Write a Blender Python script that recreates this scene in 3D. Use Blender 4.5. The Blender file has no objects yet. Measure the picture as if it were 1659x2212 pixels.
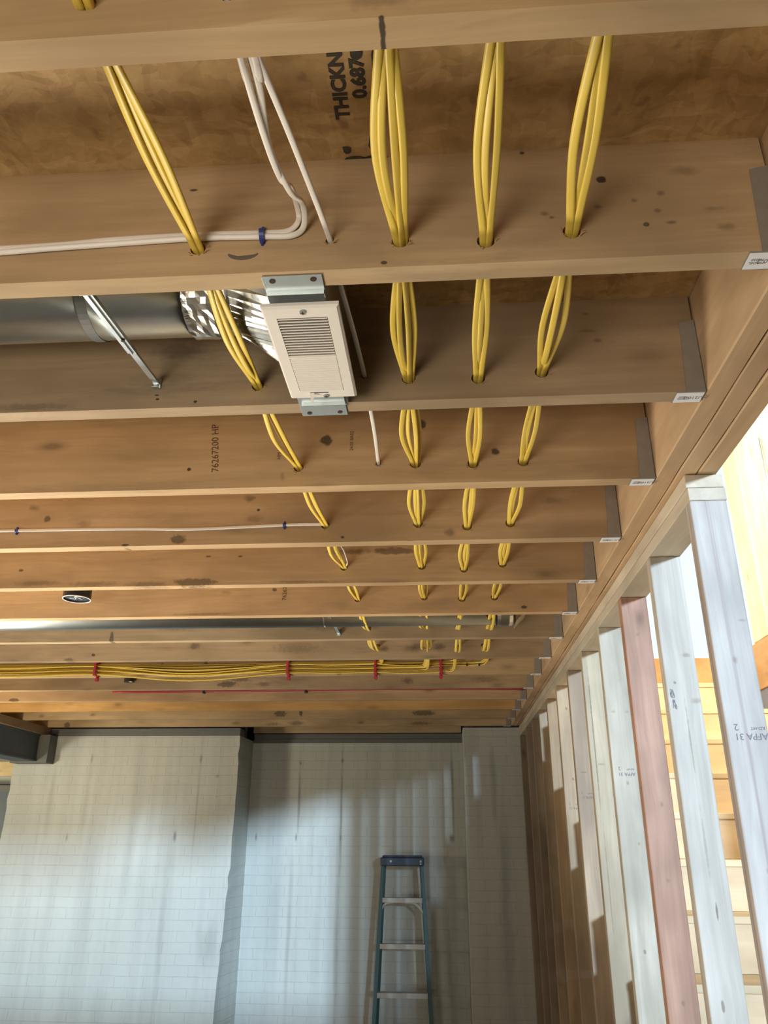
import bpy, bmesh, math, random
from mathutils import Vector, Matrix
from mathutils.geometry import delaunay_2d_cdt
random.seed(7)
SC = bpy.context.scene
COL = SC.collection
CZ = 1.55                                   # eye height above the slab

# ---------------------------------------------------------------- camera
cd = bpy.data.cameras.new('camera'); cam = bpy.data.objects.new('camera', cd); COL.objects.link(cam)
cd.sensor_fit = 'HORIZONTAL'; cd.sensor_width = 36.0; cd.lens = 36.58; cd.clip_start = 0.02
_r = Vector((0.997576, 0.069354, 0.005722)); _u = Vector((0.021767, -0.389072, 0.92095)); _f = Vector((-0.066098, 0.918593, 0.389639))
cam.matrix_world = Matrix(((_r.x, _u.x, -_f.x, 0), (_r.y, _u.y, -_f.y, 0), (_r.z, _u.z, -_f.z, CZ), (0, 0, 0, 1)))
SC.camera = cam
SC.cycles.caustics_reflective = False; SC.cycles.caustics_refractive = False
# ---------------------------------------------------------------- world, lights, exposure
SC.view_settings.view_transform = 'Standard'; SC.view_settings.look = 'None'
SC.view_settings.gamma = 1.0; SC.view_settings.use_curve_mapping = False
SC.view_settings.exposure = 0.04
w = bpy.data.worlds.new('sky'); SC.world = w; w.use_nodes = True
w.node_tree.nodes['Background'].inputs[0].default_value = (0.80, 0.93, 1.0, 1)
w.node_tree.nodes['Background'].inputs[1].default_value = 1.15

def area(name, loc, target, sx, sy, power, col, spread=180):
    l = bpy.data.lights.new(name, 'AREA'); l.shape = 'RECTANGLE'; l.size = sx; l.size_y = sy
    l.energy = power; l.color = col; l.spread = math.radians(spread)
    o = bpy.data.objects.new(name, l); COL.objects.link(o); o.location = loc
    o.rotation_euler = (Vector(target) - Vector(loc)).to_track_quat('-Z', 'Y').to_euler()
    return o
# cool daylight from the tall opening behind the stairwell
area('stairwell_daylight', (7.87, -23.2, CZ + 3.35), (-1.6, 6.5, CZ - 0.3), 1.1, 1.1, 520, (0.56, 0.77, 1.0), 40)
# warm lamps of the building site plus added fill lamps, all out of frame
area('rear_fill', (-1.4, -1.9, CZ - 0.9), (-0.6, 0.4, CZ + 0.9), 1.6, 1.2, 34, (1.0, 0.92, 0.80), 130)  # added soft fill to lift the near joists, not a site lamp
area('uplight_fill', (-2.4, 2.5, CZ - 1.35), (-1.6, 2.3, CZ + 0.9), 0.8, 0.8, 60, (1.0, 0.92, 0.78), 125)  # added uplight that brightens the joist undersides
area('work_light_left', (-3.2, 0.9, CZ - 0.6), (-1.9, 1.8, CZ + 0.9), 0.45, 0.45, 18, (1.0, 0.92, 0.76))
area('work_light_far', (-3.9, 3.9, CZ + 0.0), (-2.8, 6.3, CZ + 0.25), 0.3, 0.3, 7, (1.0, 0.93, 0.76), 80)
area('work_light_corner', (-3.1, 4.7, CZ + 0.15), (-2.9, 4.8, CZ + 0.85), 0.25, 0.25, 15, (1.0, 0.86, 0.58))
area('work_light_near', (-2.05, 3.4, CZ - 0.04), (-0.78, 1.2, CZ + 0.89), 0.35, 0.35, 9, (1.0, 0.97, 0.90))
area('side_room_light', (-5.2, 6.0, CZ - 0.2), (-4.2, 7.3, CZ + 0.7), 0.4, 0.4, 30, (1.0, 0.86, 0.6))
area('upper_fill', (0.9, 2.6, CZ + 3.2), (1.9, 3.9, CZ + 1.8), 0.7, 0.7, 62, (1.0, 0.93, 0.74), 80)  # added warm fill to brighten the upper boards, no known lamp upstairs

# ---------------------------------------------------------------- materials
def newmat(name):
    m = bpy.data.materials.new(name); m.use_nodes = True
    nt = m.node_tree; b = nt.nodes['Principled BSDF']; return m, nt, b
def N(nt, t, **kw):
    n = nt.nodes.new(t)
    for k, v in kw.items():
        if k in n.inputs.keys() if isinstance(k, str) else False: n.inputs[k].default_value = v
        else: setattr(n, k, v)
    return n
def mapping(nt, src, scale, loc=(0, 0, 0), rot=(0, 0, 0)):
    n = nt.nodes.new('ShaderNodeMapping'); n.inputs['Scale'].default_value = scale
    n.inputs['Location'].default_value = loc; n.inputs['Rotation'].default_value = rot
    nt.links.new(src, n.inputs[0]); return n.outputs[0]
def noise(nt, vec, scale=1, detail=4, rough=.55, dist=0):
    n = nt.nodes.new('ShaderNodeTexNoise'); n.inputs['Scale'].default_value = scale
    n.inputs['Detail'].default_value = detail; n.inputs['Roughness'].default_value = rough
    n.inputs['Distortion'].default_value = dist; nt.links.new(vec, n.inputs['Vector']); return n.outputs[0]
def ramp(nt, fac, stops, interp='LINEAR'):
    n = nt.nodes.new('ShaderNodeValToRGB'); cr = n.color_ramp; cr.interpolation = interp
    while len(cr.elements) < len(stops): cr.elements.new(0.5)
    for e, (p, c) in zip(cr.elements, stops):
        e.position = p; e.color = (c, c, c, 1) if not isinstance(c, tuple) else (*c, 1)
    nt.links.new(fac, n.inputs[0]); return n.outputs[0]
def mix(nt, fac, a, b, mode='MIX'):
    n = nt.nodes.new('ShaderNodeMix'); n.data_type = 'RGBA'; n.blend_type = mode
    for s, v in ((0, fac), (6, a), (7, b)):
        if isinstance(v, bpy.types.NodeSocket): nt.links.new(v, n.inputs[s])
        else: n.inputs[s].default_value = v if not isinstance(v, tuple) else (*v, 1)
    return n.outputs[2]
def math_(nt, op, a, b=None, clamp=False):
    n = nt.nodes.new('ShaderNodeMath'); n.operation = op; n.use_clamp = clamp
    for s, v in ((0, a), (1, b)):
        if v is None: continue
        if isinstance(v, bpy.types.NodeSocket): nt.links.new(v, n.inputs[s])
        else: n.inputs[s].default_value = v
    return n.outputs[0]
def bump(nt, b, h, strength=.2, dist=.002):
    n = nt.nodes.new('ShaderNodeBump'); n.inputs['Strength'].default_value = strength
    n.inputs['Distance'].default_value = dist; nt.links.new(h, n.inputs['Height'])
    nt.links.new(n.outputs[0], b.inputs['Normal'])

def lumber(name, light, dark, axis='X', spots=(), stain=.25, knot=.75, rough=.72, seed=0.0, offset=(0, 0), streaks=0, knotdark=.45, spotcol=(.028, .022, .018)):
    """sawn lumber: the grain runs along one object axis; spots = dark knots and stains (x, z, rx, rz, strength)"""
    m, nt, b = newmat(name)
    co = nt.nodes.new('ShaderNodeTexCoord').outputs['Object']
    A = {'X': 0, 'Y': 1, 'Z': 2}[axis]
    def sc(along, across):
        v = [across] * 3; v[A] = along; return tuple(v)
    sh = (seed * 3.1, seed * 1.7, seed * 2.3)
    warp = noise(nt, mapping(nt, co, sc(1.3, 5), sh), 1, 2)
    wv = nt.nodes.new('ShaderNodeVectorMath'); wv.operation = 'MULTIPLY_ADD'
    nt.links.new(warp, wv.inputs[0]); wv.inputs[1].default_value = (.08,) * 3; nt.links.new(co, wv.inputs[2])
    fine = noise(nt, mapping(nt, wv.outputs[0], sc(2.2, 70), sh), 1, 5, .65)
    band = noise(nt, mapping(nt, wv.outputs[0], sc(.7, 17), sh), 1, 3, .5)
    blot = noise(nt, mapping(nt, co, sc(2.0, 5), (sh[1], sh[2], sh[0])), 1, 3, .55)
    f = math_(nt, 'ADD', math_(nt, 'MULTIPLY', fine, .45), math_(nt, 'MULTIPLY', band, .55))
    g = ramp(nt, f, [(.33, 0.0), (.66, 1.0)])
    col = mix(nt, g, dark, light)
    col = mix(nt, math_(nt, 'MULTIPLY', ramp(nt, blot, [(.36, 1.0), (.60, 0.0)]), .7), col, tuple(c * .70 for c in dark))
    # small round knots
    vo = nt.nodes.new('ShaderNodeTexVoronoi'); vo.inputs['Scale'].default_value = 1
    nt.links.new(mapping(nt, wv.outputs[0], sc(3.2, 7.5), (sh[2] + 5, sh[0], sh[1])), vo.inputs['Vector'])
    kn = ramp(nt, vo.outputs['Distance'], [(.05, 1.0), (.12, .35), (.2, 0.0)])
    col = mix(nt, math_(nt, 'MULTIPLY', kn, knot), col, tuple(c * knotdark for c in dark))
    # grey weather stains
    st = noise(nt, mapping(nt, co, sc(1.6, 8), (sh[0] + 9, sh[1], sh[2])), 1, 6, .7)
    col = mix(nt, math_(nt, 'MULTIPLY', ramp(nt, st, [(.56, 0.0), (.74, 1.0)]), stain), col, (.10, .085, .07))
    if streaks:
        sk = noise(nt, mapping(nt, co, sc(.35, 42), sh), 1, 2, .5)
        col = mix(nt, math_(nt, 'MULTIPLY', ramp(nt, sk, [(.6, 0.0), (.68, 1.0)]), streaks), col, (.33, .26, .24))
    if spots:
        edge = noise(nt, co, 60, 3, .6)
        acc = None
        for (sx, sz, rx, rz, s) in spots:
            rx = max(rx, .003); rz = max(rz, .003)
            v = [0, 0, 0]; p = [0, 0, 0]
            if A == 0: v = [1 / rx, 0, 1 / rz]; p = [-(sx - offset[0]) / rx, 0, -(sz - offset[1]) / rz]
            else: v = [1 / rx, 0, 1 / rz]; p = [-(sx - offset[0]) / rx, 0, -(sz - offset[1]) / rz]
            d = nt.nodes.new('ShaderNodeVectorMath'); d.operation = 'LENGTH'
            nt.links.new(mapping(nt, co, tuple(v), tuple(p)), d.inputs[0])
            dd = math_(nt, 'ADD', d.outputs['Value'], math_(nt, 'MULTIPLY', math_(nt, 'SUBTRACT', edge, .5), 1.3))
            mr = nt.nodes.new('ShaderNodeMapRange'); mr.interpolation_type = 'SMOOTHSTEP'
            nt.links.new(dd, mr.inputs[0]); mr.inputs[1].default_value = .65 if s > .6 else .2; mr.inputs[2].default_value = 1.15
            mr.inputs[3].default_value = s; mr.inputs[4].default_value = 0
            acc = mr.outputs[0] if acc is None else math_(nt, 'MAXIMUM', acc, mr.outputs[0])
        col = mix(nt, math_(nt, 'MULTIPLY', acc, .9), col, spotcol)
    nt.links.new(col, b.inputs['Base Color'])
    b.inputs['Roughness'].default_value = rough
    b.inputs['Specular IOR Level'].default_value = .3
    bump(nt, b, fine, .25, .0015)
    return m

def plain(name, col, rough=.5, metal=0, vary=.12, scale=30, bmp=0, spec=.5):
    m, nt, b = newmat(name)
    co = nt.nodes.new('ShaderNodeTexCoord').outputs['Object']
    n = noise(nt, co, scale, 4)
    c = mix(nt, n, tuple(x * (1 - vary) for x in col), tuple(min(1, x * (1 + vary)) for x in col))
    nt.links.new(c, b.inputs['Base Color'])
    b.inputs['Roughness'].default_value = rough; b.inputs['Metallic'].default_value = metal
    b.inputs['Specular IOR Level'].default_value = spec
    if bmp: bump(nt, b, n, bmp, .001)
    return m

JL, JD = (.60, .425, .245), (.43, .293, .155)
M = {}
M['yellow'] = plain('yellow_sheath', (.76, .55, .09), .38, vary=.08, scale=12)
M['white_c'] = plain('white_sheath', (.80, .74, .66), .4, vary=.05)
M['galv'] = plain('galvanised_steel', (.62, .66, .66), .38, 1, vary=.18, scale=55, bmp=.05)
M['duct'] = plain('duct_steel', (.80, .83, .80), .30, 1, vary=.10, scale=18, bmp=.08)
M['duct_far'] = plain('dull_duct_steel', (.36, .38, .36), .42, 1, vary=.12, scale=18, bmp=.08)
M['foil'] = plain('foil_tape', (.86, .86, .80), .25, 1, vary=.12, scale=40, bmp=.6)
M['steel_pale'] = plain('bracket_steel', (.50, .56, .57), .42, .6, vary=.1, scale=20)
M['enamel'] = plain('white_enamel', (.82, .76, .68), .35, vary=.02)
M['slot'] = plain('dark_slot', (.02, .02, .02), .8)
M['black'] = plain('black_plastic', (.025, .028, .03), .4)
M['ink'] = plain('black_ink', (.05, .04, .03), .9, vary=.6, scale=90)
M['inkbrown'] = plain('brown_ink', (.13, .06, .035), .9)
M['inkgrey'] = plain('grey_ink', (.20, .18, .18), .9)
M['blue'] = plain('blue_plastic', (.035, .05, .22), .45)
M['red'] = plain('red_plastic', (.42, .03, .05), .45)
M['pex'] = plain('red_pipe', (.38, .035, .05), .4)
M['label'] = plain('paper_label', (.80, .80, .80), .6, vary=.03)
M['steelbeam'] = plain('painted_steel', (.075, .095, .115), .6, vary=.25, scale=9)
M['padgrey'] = plain('grey_pad', (.16, .16, .15), .8, vary=.15, scale=14)
M['splinter'] = plain('wood_splinter', (.42, .26, .12), .8)
M['hole'] = plain('burnt_hole', (.05, .03, .015), .9)
M['fiberglass'] = plain('green_fibreglass', (.022, .10, .11), .45, vary=.15)
M['capblue'] = plain('dark_blue_plastic', (.035, .06, .11), .5)
M['alu'] = plain('aluminium_step', (.38, .37, .33), .45, .35, vary=.08)
M['redlabel'] = plain('red_sticker', (.62, .05, .04), .6)

# OSB subfloor
def osb(name, c1, c2, c3):
    m, nt, b = newmat(name)
    co = nt.nodes.new('ShaderNodeTexCoord').outputs['Object']
    wn = nt.nodes.new('ShaderNodeVectorMath'); wn.operation = 'MULTIPLY_ADD'
    nn = nt.nodes.new('ShaderNodeTexNoise'); nn.inputs['Scale'].default_value = 9; nt.links.new(co, nn.inputs['Vector'])
    nt.links.new(nn.outputs['Color'], wn.inputs[0]); wn.inputs[1].default_value = (.09, .09, .09); nt.links.new(co, wn.inputs[2])
    def chips(rot, sc):
        v = nt.nodes.new('ShaderNodeTexVoronoi'); v.inputs['Scale'].default_value = 1
        nt.links.new(mapping(nt, wn.outputs[0], sc, rot=(0, 0, rot)), v.inputs['Vector'])
        s = nt.nodes.new('ShaderNodeSeparateColor'); nt.links.new(v.outputs['Color'], s.inputs[0]); return s.outputs[0]
    a = chips(.5, (17, 58, 10)); c = chips(-.7, (52, 19, 10)); d = chips(1.4, (26, 80, 8))
    f = math_(nt, 'ADD', math_(nt, 'MULTIPLY', a, .4), math_(nt, 'ADD', math_(nt, 'MULTIPLY', c, .35), math_(nt, 'MULTIPLY', d, .25)))
    f = math_(nt, 'ADD', math_(nt, 'MULTIPLY', f, .42), math_(nt, 'MULTIPLY', noise(nt, co, 16, 7, .72), .58))
    col = ramp(nt, f, [(.28, c1), (.5, c2), (.72, c3)])
    sp = noise(nt, co, 26, 2, .5)
    col = mix(nt, math_(nt, 'MULTIPLY', ramp(nt, sp, [(.66, 0.0), (.76, 1.0)]), .5), col, (.12, .06, .025))
    nt.links.new(col, b.inputs['Base Color']); b.inputs['Roughness'].default_value = .75
    bump(nt, b, f, .3, .002); return m
M['osb'] = osb('osb_sheet', (.31, .185, .065), (.44, .275, .11), (.56, .37, .165))

# painted block wall
def brickwall(name):
    m, nt, b = newmat(name)
    co = nt.nodes.new('ShaderNodeTexCoord').outputs['Object']
    sep = nt.nodes.new('ShaderNodeSeparateXYZ'); nt.links.new(co, sep.inputs[0])
    com = nt.nodes.new('ShaderNodeCombineXYZ'); nt.links.new(math_(nt, 'ADD', sep.outputs[0], sep.outputs[1]), com.inputs[0]); nt.links.new(sep.outputs[2], com.inputs[1])
    br = nt.nodes.new('ShaderNodeTexBrick'); br.inputs['Scale'].default_value = 1
    br.inputs['Brick Width'].default_value = .215; br.inputs['Row Height'].default_value = .0726
    br.inputs['Mortar Size'].default_value = .0035; br.inputs['Mortar Smooth'].default_value = .6
    wob = nt.nodes.new('ShaderNodeTexNoise'); wob.inputs['Scale'].default_value = 5; wob.inputs['Detail'].default_value = 4; nt.links.new(co, wob.inputs['Vector'])
    wa = nt.nodes.new('ShaderNodeVectorMath'); wa.operation = 'MULTIPLY_ADD'; nt.links.new(wob.outputs['Color'], wa.inputs[0]); wa.inputs[1].default_value = (.03, .012, 0); nt.links.new(com.outputs[0], wa.inputs[2])
    nt.links.new(wa.outputs[0], br.inputs['Vector'])
    mort = br.outputs['Fac']
    n1 = noise(nt, co, 2.2, 5, .6); n2 = noise(nt, mapping(nt, co, (9, 9, .5)), 1, 4, .6)
    n3 = noise(nt, co, 14, 4, .6)
    base = mix(nt, n1, (.47, .48, .425), (.59, .60, .54))
    base = mix(nt, math_(nt, 'MULTIPLY', ramp(nt, n2, [(.45, 0.0), (.75, 1.0)]), .35), base, (.27, .27, .25))
    msk = ramp(nt, n3, [(.40, .24), (.60, 0.03)])
    base = mix(nt, math_(nt, 'MULTIPLY', mort, msk), base, (.25, .23, .20))
    # dark runs where nails and old fixings have bled
    edge = noise(nt, mapping(nt, co, (14, 14, 3)), 1, 3)
    acc = None
    for (x, z, rx, rz, s) in [(-1.90, .22, .012, .55, .4), (-1.90, .60, .014, .05, .7), (-2.79, .3, .03, .45, .3), (-2.79, .60, .014, .05, .6), (-3.08, .25, .03, .35, .3),
                              (-1.164, .35, .014, .36, .7), (-.815, .25, .013, .5, .8), (-.815, .03, .012, .05, .9), (-1.164, .6, .014, .03, .9), (-.815, .62, .014, .03, .9),
                              (.086, .42, .015, .4, .8), (.07, .03, .03, .04, .9), (-1.175, .03, .012, .04, .9), (-1.50, .03, .012, .04, .9), (-2.05, .03, .012, .04, .8), (-2.9, .02, .012, .04, .6),
                              (-.83, -.75, .02, .8, .35), (-1.2, -.7, .02, .7, .35), (-2.08, -.6, .03, .7, .3), (.40, .4, .03, .3, .45), (.45, -.5, .05, .9, .35), (-1.755, .47, .018, .018, .6), (-1.75, .32, .008, .008, .6),
                              (-1.72, -.7, .09, .16, .3)]:
        d = nt.nodes.new('ShaderNodeVectorMath'); d.operation = 'LENGTH'
        nt.links.new(mapping(nt, co, (1 / rx, 0, 1 / rz), (-x / rx, 0, -(z + CZ) / rz)), d.inputs[0])
        dd = math_(nt, 'ADD', d.outputs['Value'], math_(nt, 'MULTIPLY', math_(nt, 'SUBTRACT', edge, .5), 1.6))
        mr = nt.nodes.new('ShaderNodeMapRange'); mr.interpolation_type = 'SMOOTHSTEP'
        nt.links.new(dd, mr.inputs[0]); mr.inputs[1].default_value = 0; mr.inputs[2].default_value = 1.3
        mr.inputs[3].default_value = s; mr.inputs[4].default_value = 0
        acc = mr.outputs[0] if acc is None else math_(nt, 'MAXIMUM', acc, mr.outputs[0])
    base = mix(nt, math_(nt, 'MULTIPLY', acc, .8), base, (.10, .095, .085))
    nt.links.new(base, b.inputs['Base Color']); b.inputs['Roughness'].default_value = .6
    h = math_(nt, 'ADD', math_(nt, 'MULTIPLY', mort, -.45), math_(nt, 'MULTIPLY', n3, 1.2))
    bump(nt, b, h, .5, .006); return m
M['brick'] = brickwall('painted_brick')
def concrete():
    m, nt, b = newmat('concrete_slab'); co = nt.nodes.new('ShaderNodeTexCoord').outputs['Object']
    f = noise(nt, co, 1.5, 8, .65)
    nt.links.new(ramp(nt, f, [(.3, (.20, .19, .17)), (.7, (.30, .285, .26))]), b.inputs['Base Color'])
    b.inputs['Roughness'].default_value = .8; bump(nt, b, f, .2, .003); return m
M['concrete'] = concrete()

# ---------------------------------------------------------------- mesh helpers
def obj(name, bm, mat, parent=None, loc=None, smooth=False):
    me = bpy.data.meshes.new(name); bmesh.ops.recalc_face_normals(bm, faces=bm.faces[:]); bm.to_mesh(me); bm.free()
    if smooth:
        for p in me.polygons: p.use_smooth = True
    o = bpy.data.objects.new(name, me); COL.objects.link(o)
    if mat: me.materials.append(mat)
    if parent: o.parent = parent
    if loc: o.location = loc
    return o
def tag(o, label, cat, group=None, kind=None):
    if label: o['label'] = label
    if cat: o['category'] = cat
    if group: o['group'] = group
    if kind: o['kind'] = kind
    return o
def struct(name, bm, mat, loc=None):
    o = obj(name, bm, mat, loc=loc); o['kind'] = 'structure'; return o
def empty(name, loc, label, cat, group=None):
    o = bpy.data.objects.new(name, None); COL.objects.link(o); o.location = loc; o.empty_display_size = .05
    return tag(o, label, cat, group)
def box(bm, x0, x1, y0, y1, z0, z1, bev=0):
    r = bmesh.ops.create_cube(bm, size=1)
    vs = r['verts']
    for v in vs:
        v.co = Vector(((x0 + x1) / 2 + v.co.x * (x1 - x0), (y0 + y1) / 2 + v.co.y * (y1 - y0), (z0 + z1) / 2 + v.co.z * (z1 - z0)))
    if bev:
        es = list({e for v in vs for e in v.link_edges})
        bmesh.ops.bevel(bm, geom=es, offset=bev, segments=2, affect='EDGES', profile=.5)
    return vs
def BX(x0, x1, y0, y1, z0, z1, bev=0):
    bm = bmesh.new(); box(bm, x0, x1, y0, y1, z0, z1, bev); return bm
def cyl(bm, a, b, r, seg=20, r2=None, caps=True):
    a, b = Vector(a), Vector(b); d = b - a
    q = d.to_track_quat('Z', 'Y').to_matrix().to_4x4()
    bmesh.ops.create_cone(bm, cap_ends=caps, segments=seg, radius1=r, radius2=r if r2 is None else r2, depth=d.length, matrix=Matrix.Translation((a + b) / 2) @ q)
def wedge_hex(bm, bot, top):
    """hexahedron from four bottom and four top points"""
    v = [bm.verts.new(p) for p in list(bot) + list(top)]
    for f in ((3, 2, 1, 0), (4, 5, 6, 7), (0, 1, 5, 4), (1, 2, 6, 5), (2, 3, 7, 6), (3, 0, 4, 7)):
        bm.faces.new([v[i] for i in f])
def spline(pts, n=8):
    P = [Vector(p) for p in pts]; P = [2 * P[0] - P[1]] + P + [2 * P[-1] - P[-2]]
    out = []
    for i in range(1, len(P) - 2):
        p0, p1, p2, p3 = P[i - 1:i + 3]
        for k in range(n):
            t = k / n
            out.append(.5 * ((2 * p1) + (-p0 + p2) * t + (2 * p0 - 5 * p1 + 4 * p2 - p3) * t * t + (-p0 + 3 * p1 - 3 * p2 + p3) * t ** 3))
    out.append(P[-2]); return out
def sweep(path, w_, h_, wide=(1, 0, 0), twist=None, seg=10):
    """flat oval cable swept along the path; wide = direction of the broad side"""
    bm = bmesh.new(); rings = []; side = Vector(wide).normalized()
    n = len(path)
    for i, p in enumerate(path):
        t = (path[min(i + 1, n - 1)] - path[max(i - 1, 0)]).normalized()
        s = side - t * side.dot(t)
        if s.length < 1e-4: s = t.orthogonal()
        s.normalize(); side = s.copy()
        u = t.cross(s)
        if twist:
            a = twist(i / (n - 1)); s, u = s * math.cos(a) + u * math.sin(a), u * math.cos(a) - s * math.sin(a)
        ring = []
        for k in range(seg):
            a = 2 * math.pi * k / seg
            ca, sa = math.cos(a), math.sin(a)
            ring.append(bm.verts.new(p + s * (w_ / 2) * math.copysign(abs(ca) ** .8, ca) + u * (h_ / 2) * math.copysign(abs(sa) ** .6, sa)))
        rings.append(ring)
    for a, b in zip(rings, rings[1:]):
        for k in range(seg): bm.faces.new((a[k], a[(k + 1) % seg], b[(k + 1) % seg], b[k]))
    bm.faces.new(rings[0]); bm.faces.new(rings[-1][::-1]); return bm
def text(name, s, size, mat, loc, xdir, ydir, parent=None, align='CENTER', depth=.0002, bold=0):
    c = bpy.data.curves.new(name, 'FONT'); c.body = s; c.size = size; c.align_x = align; c.align_y = 'CENTER'
    c.extrude = depth; c.offset = bold; c.resolution_u = 3
    t = bpy.data.objects.new(name + '_tmp', c); COL.objects.link(t)
    me = bpy.data.meshes.new_from_object(t.evaluated_get(bpy.context.evaluated_depsgraph_get()))
    bpy.data.objects.remove(t)
    X = Vector(xdir).normalized(); Y = Vector(ydir).normalized(); Z = X.cross(Y)
    me.transform(Matrix(((X.x, Y.x, Z.x, loc[0]), (X.y, Y.y, Z.y, loc[1]), (X.z, Y.z, Z.z, loc[2]), (0, 0, 0, 1))))
    me.materials.clear(); me.materials.append(mat)
    o = bpy.data.objects.new(name, me); COL.objects.link(o)
    if parent:
        me.transform(Matrix.Translation(-parent.location)); o.parent = parent
    return o
def blobs(bm, pts, y=None, z=None):
    """flat irregular ink marks, thin prisms"""
    for (a, b, ra, rb, rot) in pts:
        vs = []
        n = 10
        for lay in (0, 1):
            ring = []
            for k in range(n):
                t = 2 * math.pi * k / n; r = 1 + random.uniform(-.25, .25) if lay == 0 else None
                ring.append(t)
            vs.append(ring)
        rr = [1 + random.uniform(-.28, .28) for _ in range(n)]
        def pt(k, off):
            t = 2 * math.pi * k / n
            da, db = ra * rr[k] * math.cos(t), rb * rr[k] * math.sin(t)
            da, db = da * math.cos(rot) - db * math.sin(rot), da * math.sin(rot) + db * math.cos(rot)
            return Vector((a + da, y - off, b + db)) if y is not None else Vector((a + da, b + db, z - off))
        lo = [bm.verts.new(pt(k, 0)) for k in range(n)]; hi = [bm.verts.new(pt(k, .0004)) for k in range(n)]
        bm.faces.new(lo[::-1]); bm.faces.new(hi)
        for k in range(n): bm.faces.new((lo[k], lo[(k + 1) % n], hi[(k + 1) % n], hi[k]))

# ---------------------------------------------------------------- measurements of the place
H = CZ + .839            # underside of the joists
D = .235                 # joist depth
Y0 = .5788; S = .4064; T = .038
BL, BR = .548, .694      # beam faces
XL = -5.6                # left end of joists
def jy(i): return Y0 + S * i
HX = {'A': [-.393, -.379, -.369, -.352, -.339, -.329, -.321, -.312, -.305, -.30],
      'B': [-.047, -.047, -.050, -.049, -.054, -.053, -.054, -.056, -.058, -.06],
      'C': [.085, .089, .094, .098, .094, .094, .097, .090, .090, .09],
      'D': [.212, .225, .225, .225, .224, .229, .226, .224, .222, .222]}
HZ = {'A': [.056, .054, .047, .054, .056, .058, .062, .058, .058, .05],
      'B': [.055, .052, .053, .057, .055, .058, .066, .06, .058, .05],
      'C': [.055, .044, .048, .053, .043, .045, .058, .05, .050, .05],
      'D': [.055, .055, .058, .055, .051, .061, .062, .056, .055, .05]}
HW = {0: (-.225, .05), 1: (-.162, .059), 2: (-.143, .062), 3: (-.144, .059)}

# ---------------------------------------------------------------- floor, walls, subfloor
struct('floor', BX(-14, 9, -12, 14, -.1, 0), M['concrete'])
# stepped painted brick wall: left pier, recess, right pier (front faces at 6.35, recess at 6.72)
bm = bmesh.new()
prof = [(-3.43, 6.35), (-1.60, 6.35), (-1.575, 6.72), (.174, 6.72), (.178, 6.35), (1.95, 6.35), (1.95, 7.0), (-3.43, 7.0)]
ztop = {0: H - .062, 1: H - .062, 2: H - .075, 3: H - .075, 4: H - .002, 5: H - .002, 6: H - .002, 7: H - .062}
def prism(bm, pts, z0, z1):
    lo = [bm.verts.new((x, y, z0)) for x, y in pts]; hi = [bm.verts.new((x, y, z1)) for x, y in pts]
    bm.faces.new(lo[::-1]); bm.faces.new(hi)
    for k in range(len(pts)): bm.faces.new((lo[k], lo[(k + 1) % len(pts)], hi[(k + 1) % len(pts)], hi[k]))
random.seed(3)
# slightly ragged arris of the left pier
nz = 34; rows = []
for k in range(nz + 1):
    z = (H - .062) * k / nz; j = random.uniform(-.008, .006) if k < nz else 0
    bulge = -.05 * max(0, min(1, (CZ - .1 - z) / 1.2))
    rows.append([bm.verts.new((x + dx, y, z)) for x, y, dx in ((-3.43, 6.35, random.uniform(-.006, .006)), (-1.60, 6.35, j + bulge), (-1.575, 6.725, 0), (-1.575, 7.0, 0), (-3.43, 7.0, 0))])
for a, b in zip(rows, rows[1:]):
    for k in range(5): bm.faces.new((a[k], a[(k + 1) % 5], b[(k + 1) % 5], b[k]))
bm.faces.new(rows[0][::-1]); bm.faces.new(rows[-1])
box(bm, -1.575, .176, 6.72, 7.0, 0, H - .078)
box(bm, .176, .80, 6.35, 7.0, 0, H - .003, .004)
struct('wall_back', bm, M['brick'])
struct('trim_1', BX(-3.43, -1.60, 6.352, 6.5, H - .062, H - .002, .002), M['padgrey'])
bm = BX(-1.575, .176, 6.735, 6.95, H - .078, H - .045); box(bm, -1.575, .176, 6.75, 6.95, H - .045, H + .0)
struct('trim_2', bm, M['padgrey'])
# subfloor sheets over the joists
bm = BX(XL, BR, -3.2, 7.2, H + D, H + D + .019)
ceil = struct('ceiling', bm, M['osb'])
# printed marks on the subfloor
random.seed(11)
zc = H + D - .0006
for s, sz, x, y, m_ in (('THICKNESS', .031, -.134, .825, 'ink'), ('0.687', .030, -.103, .835, 'ink'), ('APA RATED', .020, -.072, .84, 'inkbrown'), ('SHEATHING', .014, -.052, .84, 'inkbrown'),
                        ('0.687', .030, -.115, 1.215, 'ink')):
    t_ = text('sheet_stamp', s, sz, M[m_], (x, y, zc), (0, -1, 0), (-1, 0, 0), ceil, bold=.0012)
bm = bmesh.new()
blobs(bm, [(-.137, .77, .012, .008, .2), (-.103, .79, .010, .014, .1), (-.13, 1.225, .022, .022, 0), (-.10, 1.235, .02, .012, .4), (-.06, 1.21, .006, .03, 0), (-.12, .985, .018, .006, 0), (-.135, .965, .008, .008, 0), (-.088, .960, .009, .027, 0), (-.09, .985, .02, .005, 0),
           (-.075, .80, .005, .03, 0)], z=zc)
obj('ink_smear', bm, M['ink'], ceil)

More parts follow.
